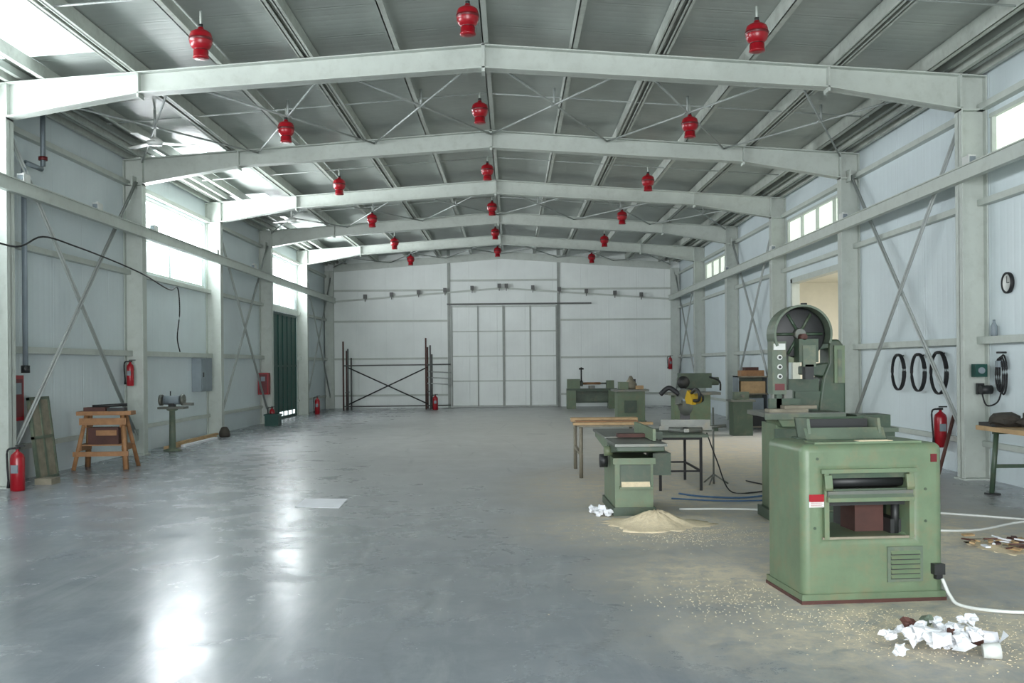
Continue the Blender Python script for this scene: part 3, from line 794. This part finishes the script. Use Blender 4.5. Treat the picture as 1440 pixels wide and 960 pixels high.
b.tube([(1.7, 10.2, .01), (2.6, 10.05, .01), (3.4, 9.0, .01), (4.0, 8.75, .01), (4.7, 9.2, .01), (5.3, 9.3, .01)], .011, M_WHITE)
b.tube([(4.0, 9.9, .01), (4.6, 9.5, .01), (5.0, 9.1, .01), (5.2, 8.6, .01)], .011, M_WHITE)
b.done()

# ------------------------------------------------------------ distant machines
b = MB('spindle_moulder')
b.box(0, .74, 0, .7, 0, .1, M_GREEN2, bev=.02); b.box(.03, .71, .03, .67, .08, .82, M_GREEN, bev=.04); b.box(-.06, .8, -.08, .8, .82, .87, M_IRON, bev=.01)
b.box(.1, .32, .2, .6, .87, 1.05, M_GREEN, bev=.02); b.lathe([(.12, .87), (.16, .93), (.15, 1.0), (.08, 1.1), (.03, 1.2)], (.4, .35, 0), M_OLDWOOD)
b.cyl((.5, .4, .9), (.5, .4, 1.12), .03, M_DARK); b.box(.2, .5, -.02, .03, .3, .6, M_GREEN2, bev=.01); b.box(.5, .7, .2, .5, .87, .96, M_WOOD, bev=.02)
b.done((2.56, 24.5, 0), 0)
b = MB('drill_mortiser')
b.box(0, 1.05, 0, .7, 0, .08, M_GREEN2, bev=.02); b.box(.1, .9, .1, .6, .08, .8, M_GREEN, bev=.03); b.box(-.05, 1.1, -.05, .65, .8, .86, M_IRON, bev=.01)
b.box(.25, .95, .2, .6, .95, 1.28, M_GREEN2, bev=.04); b.box(.4, .6, .3, .5, .86, .98, M_DARK); b.cyl((.2, .3, 1.1), (1.12, .3, 1.1), .09, M_GRGREY)
b.lathe([(.02, -.05), (.14, -.04), (.14, -.0), (.02, 0)], (.3, .12, 1.08), M_DARK, axis='y'); b.tube([(.9, .2, 1.2), (1.1, .1, 1.1), (1.1, 0, .9)], .02, M_BLACK)
b.done((3.5, 22.0, 0), 0)
b = MB('wood_lathe')
b.box(0, .3, 0, .45, 0, .62, M_GREEN, bev=.03); b.box(1.4, 1.7, 0, .45, 0, .62, M_GREEN, bev=.03); b.box(0, 1.7, .05, .16, .58, .68, M_GREEN2, bev=.01); b.box(0, 1.7, .3, .41, .58, .68, M_GREEN2, bev=.01)
b.box(.02, .45, .05, .42, .68, 1.0, M_GREEN, bev=.04); b.cyl((.45, .23, .85), (.55, .23, .85), .09, M_IRON); b.box(1.35, 1.6, .08, .38, .68, .95, M_GREEN, bev=.03); b.cyl((1.15, .23, .85), (1.36, .23, .85), .03, M_IRON)
b.box(.75, .95, 0, .4, .68, .78, M_IRON, bev=.01); b.cyl((.5, .2, .9), (.5, .2, 1.4), .025, M_DARK); b.cyl((.42, .2, 1.35), (.58, .2, 1.35), .03, M_DARK)
b.box(.3, 1.4, .1, .36, .2, .24, M_GREEN2); b.cyl((.55, .23, .85), (1.15, .23, .85), .04, M_WOODO); b.box(.28, 1.42, .2, .24, .24, .58, M_GRGREY)
b.done((1.85, 33.6, 0), 0)
b = MB('wood_shelf_cabinet')
b.box(0, .03, 0, .5, 0, 1.2, M_GREY); b.box(.67, .7, 0, .5, 0, 1.2, M_GREY)
for z in (0.03, .4, .78, 1.17): b.box(0, .7, 0, .5, z, z + .03, M_OLDWOOD)
b.box(.03, .67, .47, .5, .03, 1.18, M_GRGREY); b.box(.06, .6, .05, .42, .43, .7, M_GREY, bev=.01); b.box(.08, .64, .05, .4, .81, 1.08, M_WOOD, bev=.01); b.box(.06, .6, .06, .4, .06, .3, M_DARK, bev=.01)
b.box(.1, .62, .06, .44, 1.2, 1.33, M_WOODO, bev=.01); b.box(.2, .5, .1, .4, 1.33, 1.4, M_RUST, bev=.01)
b.done((5.12, 22.6, 0), 0)
b = MB('machine_vise_stand'); b.box(0, .4, 0, .4, 0, .7, M_GREEN2, bev=.02); b.box(-.05, .45, -.05, .45, .7, .74, M_IRON, bev=.005); b.box(.05, .35, .1, .3, .74, .9, M_GRGREY, bev=.02); b.cyl((.2, -.05, .82), (.2, .4, .82), .03, M_IRON)
b.done((4.55, 20.5, 0), 0)

# ------------------------------------------------------------ right wall items
b = MB('wall_clock'); b.lathe([(.125, 0), (.13, -.02), (.13, -.04), (.11, -.045), (.105, -.03), (.001, -.03)], (XR - .002, 12.03, 2.44), M_BLACK, axis='x', seg=32, mats=[M_BLACK, M_BLACK, M_BLACK, M_BLACK, M_WHITE])
b.box(XR - .035, XR - .032, 12.025, 12.035, 2.44, 2.52, M_BLACK); b.box(XR - .035, XR - .032, 11.97, 12.03, 2.435, 2.445, M_BLACK); b.done()
for (y, rr) in ((15.3, .26), (14.55, .26), (13.85, .28)):
    b = MB('cable_coil')
    for kx in range(4):
        n = 24; o = kx * .014
        b.tube([(XR - .07 - o * .8, y + (rr - kx * .008) * .95 * math.cos(2 * math.pi * i / n), 1.34 + rr * 1.05 * math.sin(2 * math.pi * i / n)) for i in range(n)], .011, M_BLACK, smooth=False, closed=True)
    b.box(XR - .13, XR - .002, y - .015, y + .015, 1.34 + rr * 1.05 - .035, 1.34 + rr * 1.05 - .015, M_DARK); b.done()
b = MB('socket_box'); b.box(5.78, 5.93, 12.42, 12.53, 1.3, 1.46, M_DKGREEN, bev=.01); b.cyl((5.85, 12.42, 1.38), (5.85, 12.39, 1.38), .04, M_GREY); b.done()
b = MB('wall_motor'); b.cyl((5.84, 12.42, 1.14), (5.98, 12.42, 1.14), .055, M_DARK); b.box(5.84, 5.92, 12.48, 12.54, 1.08, 1.22, M_DARK, bev=.01); b.tube([(5.85, 12.4, 1.1), (5.86, 12.3, .95), (5.95, 12.2, 1.0), (5.96, 12.1, 1.2)], .01, M_BLACK); b.done()
b = MB('hanging_cord_bundle')
for kx in range(3):
    n = 20; b.tube([(XR - .04 - .02 * kx, 12.12 + .09 * math.cos(2 * math.pi * i / n) + .01 * kx, 1.33 + (.24 - .02 * kx) * math.sin(2 * math.pi * i / n)) for i in range(n)], .011, M_BLACK, smooth=False, closed=True)
b.cyl((XR - .002, 12.12, 1.6), (XR - .12, 12.12, 1.6), .012, M_DARK); b.box(XR - .12, XR - .03, 12.08, 12.16, 1.42, 1.5, M_GREY, bev=.01); b.done()
b = MB('bottle'); b.lathe([(.035, 0), (.04, .01), (.04, .12), (.015, .17), (.015, .2)], (XR - .06, 12.3, 1.806), M_GREY); b.done()
b = MB('workbench')
for y in (9.2, 11.15):
    for (xa, xb) in ((5.42, 5.36), (5.85, 5.92)): b.cyl((xa, y, .72), (xb, y, 0), .028, M_GREEN2, seg=6)
    b.box(5.38, 5.9, y - .02, y + .02, .3, .34, M_GREEN2); b.box(5.38, 5.9, y - .02, y + .02, .68, .72, M_GREEN2)
    b.box(5.3, 5.44, y - .05, y + .05, 0, .02, M_DARK)
b.box(5.86, 5.89, 9.2, 11.15, .3, .34, M_GREEN2); b.box(5.28, 5.98, 9.0, 11.35, .72, .77, M_WOOD, bev=.004)
b.crumple((5.45, 11.05, .84), .2, M_CLOTH, flat=.5, amp=.25); b.crumple((5.72, 10.8, .85), .22, M_CLOTH, flat=.5, amp=.25); b.box(5.3, 5.7, 11.0, 11.32, .77, .81, M_DARK, bev=.01)
b.done()
b = MB('leaning_plank'); b.cyl((5.62, 13.15, .0), (5.9, 13.3, .78), .03, M_RUST, seg=4); b.done()

# ------------------------------------------------------------ floor litter
b = MB('crumpled_paper_pile')
for i in range(44):
    x = 2.27 + random.gauss(0, .12); y = 5.2 + random.gauss(0, .09); r = random.uniform(.022, .045)
    b.crumple((x, y, r * .8 + random.uniform(0, .08)), r, random.choice([M_PAPER] * 14 + [M_GRGREY, M_RUST]), amp=.7)
for i in range(22):
    x = 2.27 + random.gauss(0, .13); y = 5.18 + random.gauss(0, .1)
    b.M = Matrix.Translation((x, y, random.uniform(.05, .11))) @ Matrix.Rotation(random.random() * 6, 4, 'Z') @ Matrix.Rotation(random.uniform(-1.1, 1.1), 4, 'X')
    s = random.uniform(.025, .05)
    V = [b.v((-s, -s, 0)), b.v((s * .9, -s * .8, .01)), b.v((s, s, -.01)), b.v((-s * .8, s * .7, .02)), b.v((0, 0, random.uniform(.01, .03)))]
    for q in ((0, 1, 4), (1, 2, 4), (2, 3, 4), (3, 0, 4)): b.f([V[t] for t in q], M_PAPER)
b.M = Matrix.Identity(4)
b.cyl((2.36, 5.02, .037), (2.44, 5.0, .045), .035, M_WHITE, r1=.042)
b.done()
b = MB('crumpled_paper')
for (x, y, r) in ((.8, 9.95, .055), (.87, 9.9, .06), (.93, 9.8, .05), (.84, 9.8, .04)): b.crumple((x, y, r * .8), r, M_PAPER, amp=.6)
b.done()
b = MB('sawdust_pile'); b.heap((1.33, 9.3, 0), .5, .42, .13, M_DUST); b.done()
b = MB('wood_scraps')
b.heap((3.93, 8.0, 0), .22, .3, .03, M_DUST)
for i in range(30):
    x, y = 3.93 + random.gauss(0, .13), 8.0 + random.gauss(0, .16)
    b.M = Matrix.Translation((x, y, .03 + random.uniform(0, .02))) @ Matrix.Rotation(random.random() * 6, 4, 'Z') @ Matrix.Rotation(random.uniform(-.3, .3), 4, 'X')
    b.box(-.05, .05, -.02, .02, -.006, .006, random.choice([M_RUST, M_WOOD, M_PAPER, M_OLDWOOD]))
b.done()
b = MB('sawdust_chips')
for i in range(2600):
    x, y = random.choice([(2.3, 5.5), (2.6, 5.2), (1.5, 6.3), (2.2, 5.7), (1.4, 9.0), (1.6, 8.7)]); x += random.gauss(0, .35); y += random.gauss(0, .28)
    if 1.7 < x < 2.8 and 6.05 < y < 7.0: continue
    s = random.uniform(.0015, .004); b.M = Matrix.Translation((x, y, 0)) @ Matrix.Rotation(random.random() * 6, 4, 'Z')
    b.box(-s, s, -s * .6, s * .6, 0.0, .002, M_DUST)
b.done()

# ------------------------------------------------------------ light
w = bpy.data.worlds.new('overcast_sky'); scene.world = w; w.use_nodes = True
bg = w.node_tree.nodes['Background']; bg.inputs['Color'].default_value = (0.9, 0.95, 1.0, 1); bg.inputs['Strength'].default_value = 4.0
def area(name, loc, rot, sx, sy, power, col=(0.96, 0.985, 1.0)):
    L = bpy.data.lights.new(name, 'AREA'); L.shape = 'RECTANGLE'; L.size = sx; L.size_y = sy; L.energy = power; L.color = col
    o = bpy.data.objects.new(name, L); o.location = loc; o.rotation_euler = rot; bpy.context.collection.objects.link(o); return o
area('gate_fill', (-.3, Y0 - .05, 2.15), (math.radians(90), 0, 0), 7.9, 4.2, 1750)  # added fill light in the unseen gate opening, brightens the hall
for i, (a, c) in enumerate(bays):
    area('window_daylight_%d' % i, (XL + .02, (a + c) / 2, 4.2), (0, math.radians(-90), 0), .7, 4.0, 150 if i < 2 else 240)
area('annex_fill', (9, 22, 3.85), (0, 0, 0), 3, 6, 700, (1, .97, .92))  # unseen fill light added to brighten the annex

# ------------------------------------------------------------ camera
cd = bpy.data.cameras.new('camera'); cd.sensor_width = 36; cd.lens = 35; cd.shift_y = 33 / 1440
cam = bpy.data.objects.new('camera', cd); cam.location = (0, 0, 1.5)
cam.matrix_world = Matrix.Translation((0, 0, 1.5)) @ Matrix.Rotation(math.radians(90), 4, 'X') @ Matrix.Rotation(math.radians(-.5), 4, 'Z')
cd.clip_end = 200
bpy.context.collection.objects.link(cam); scene.camera = cam
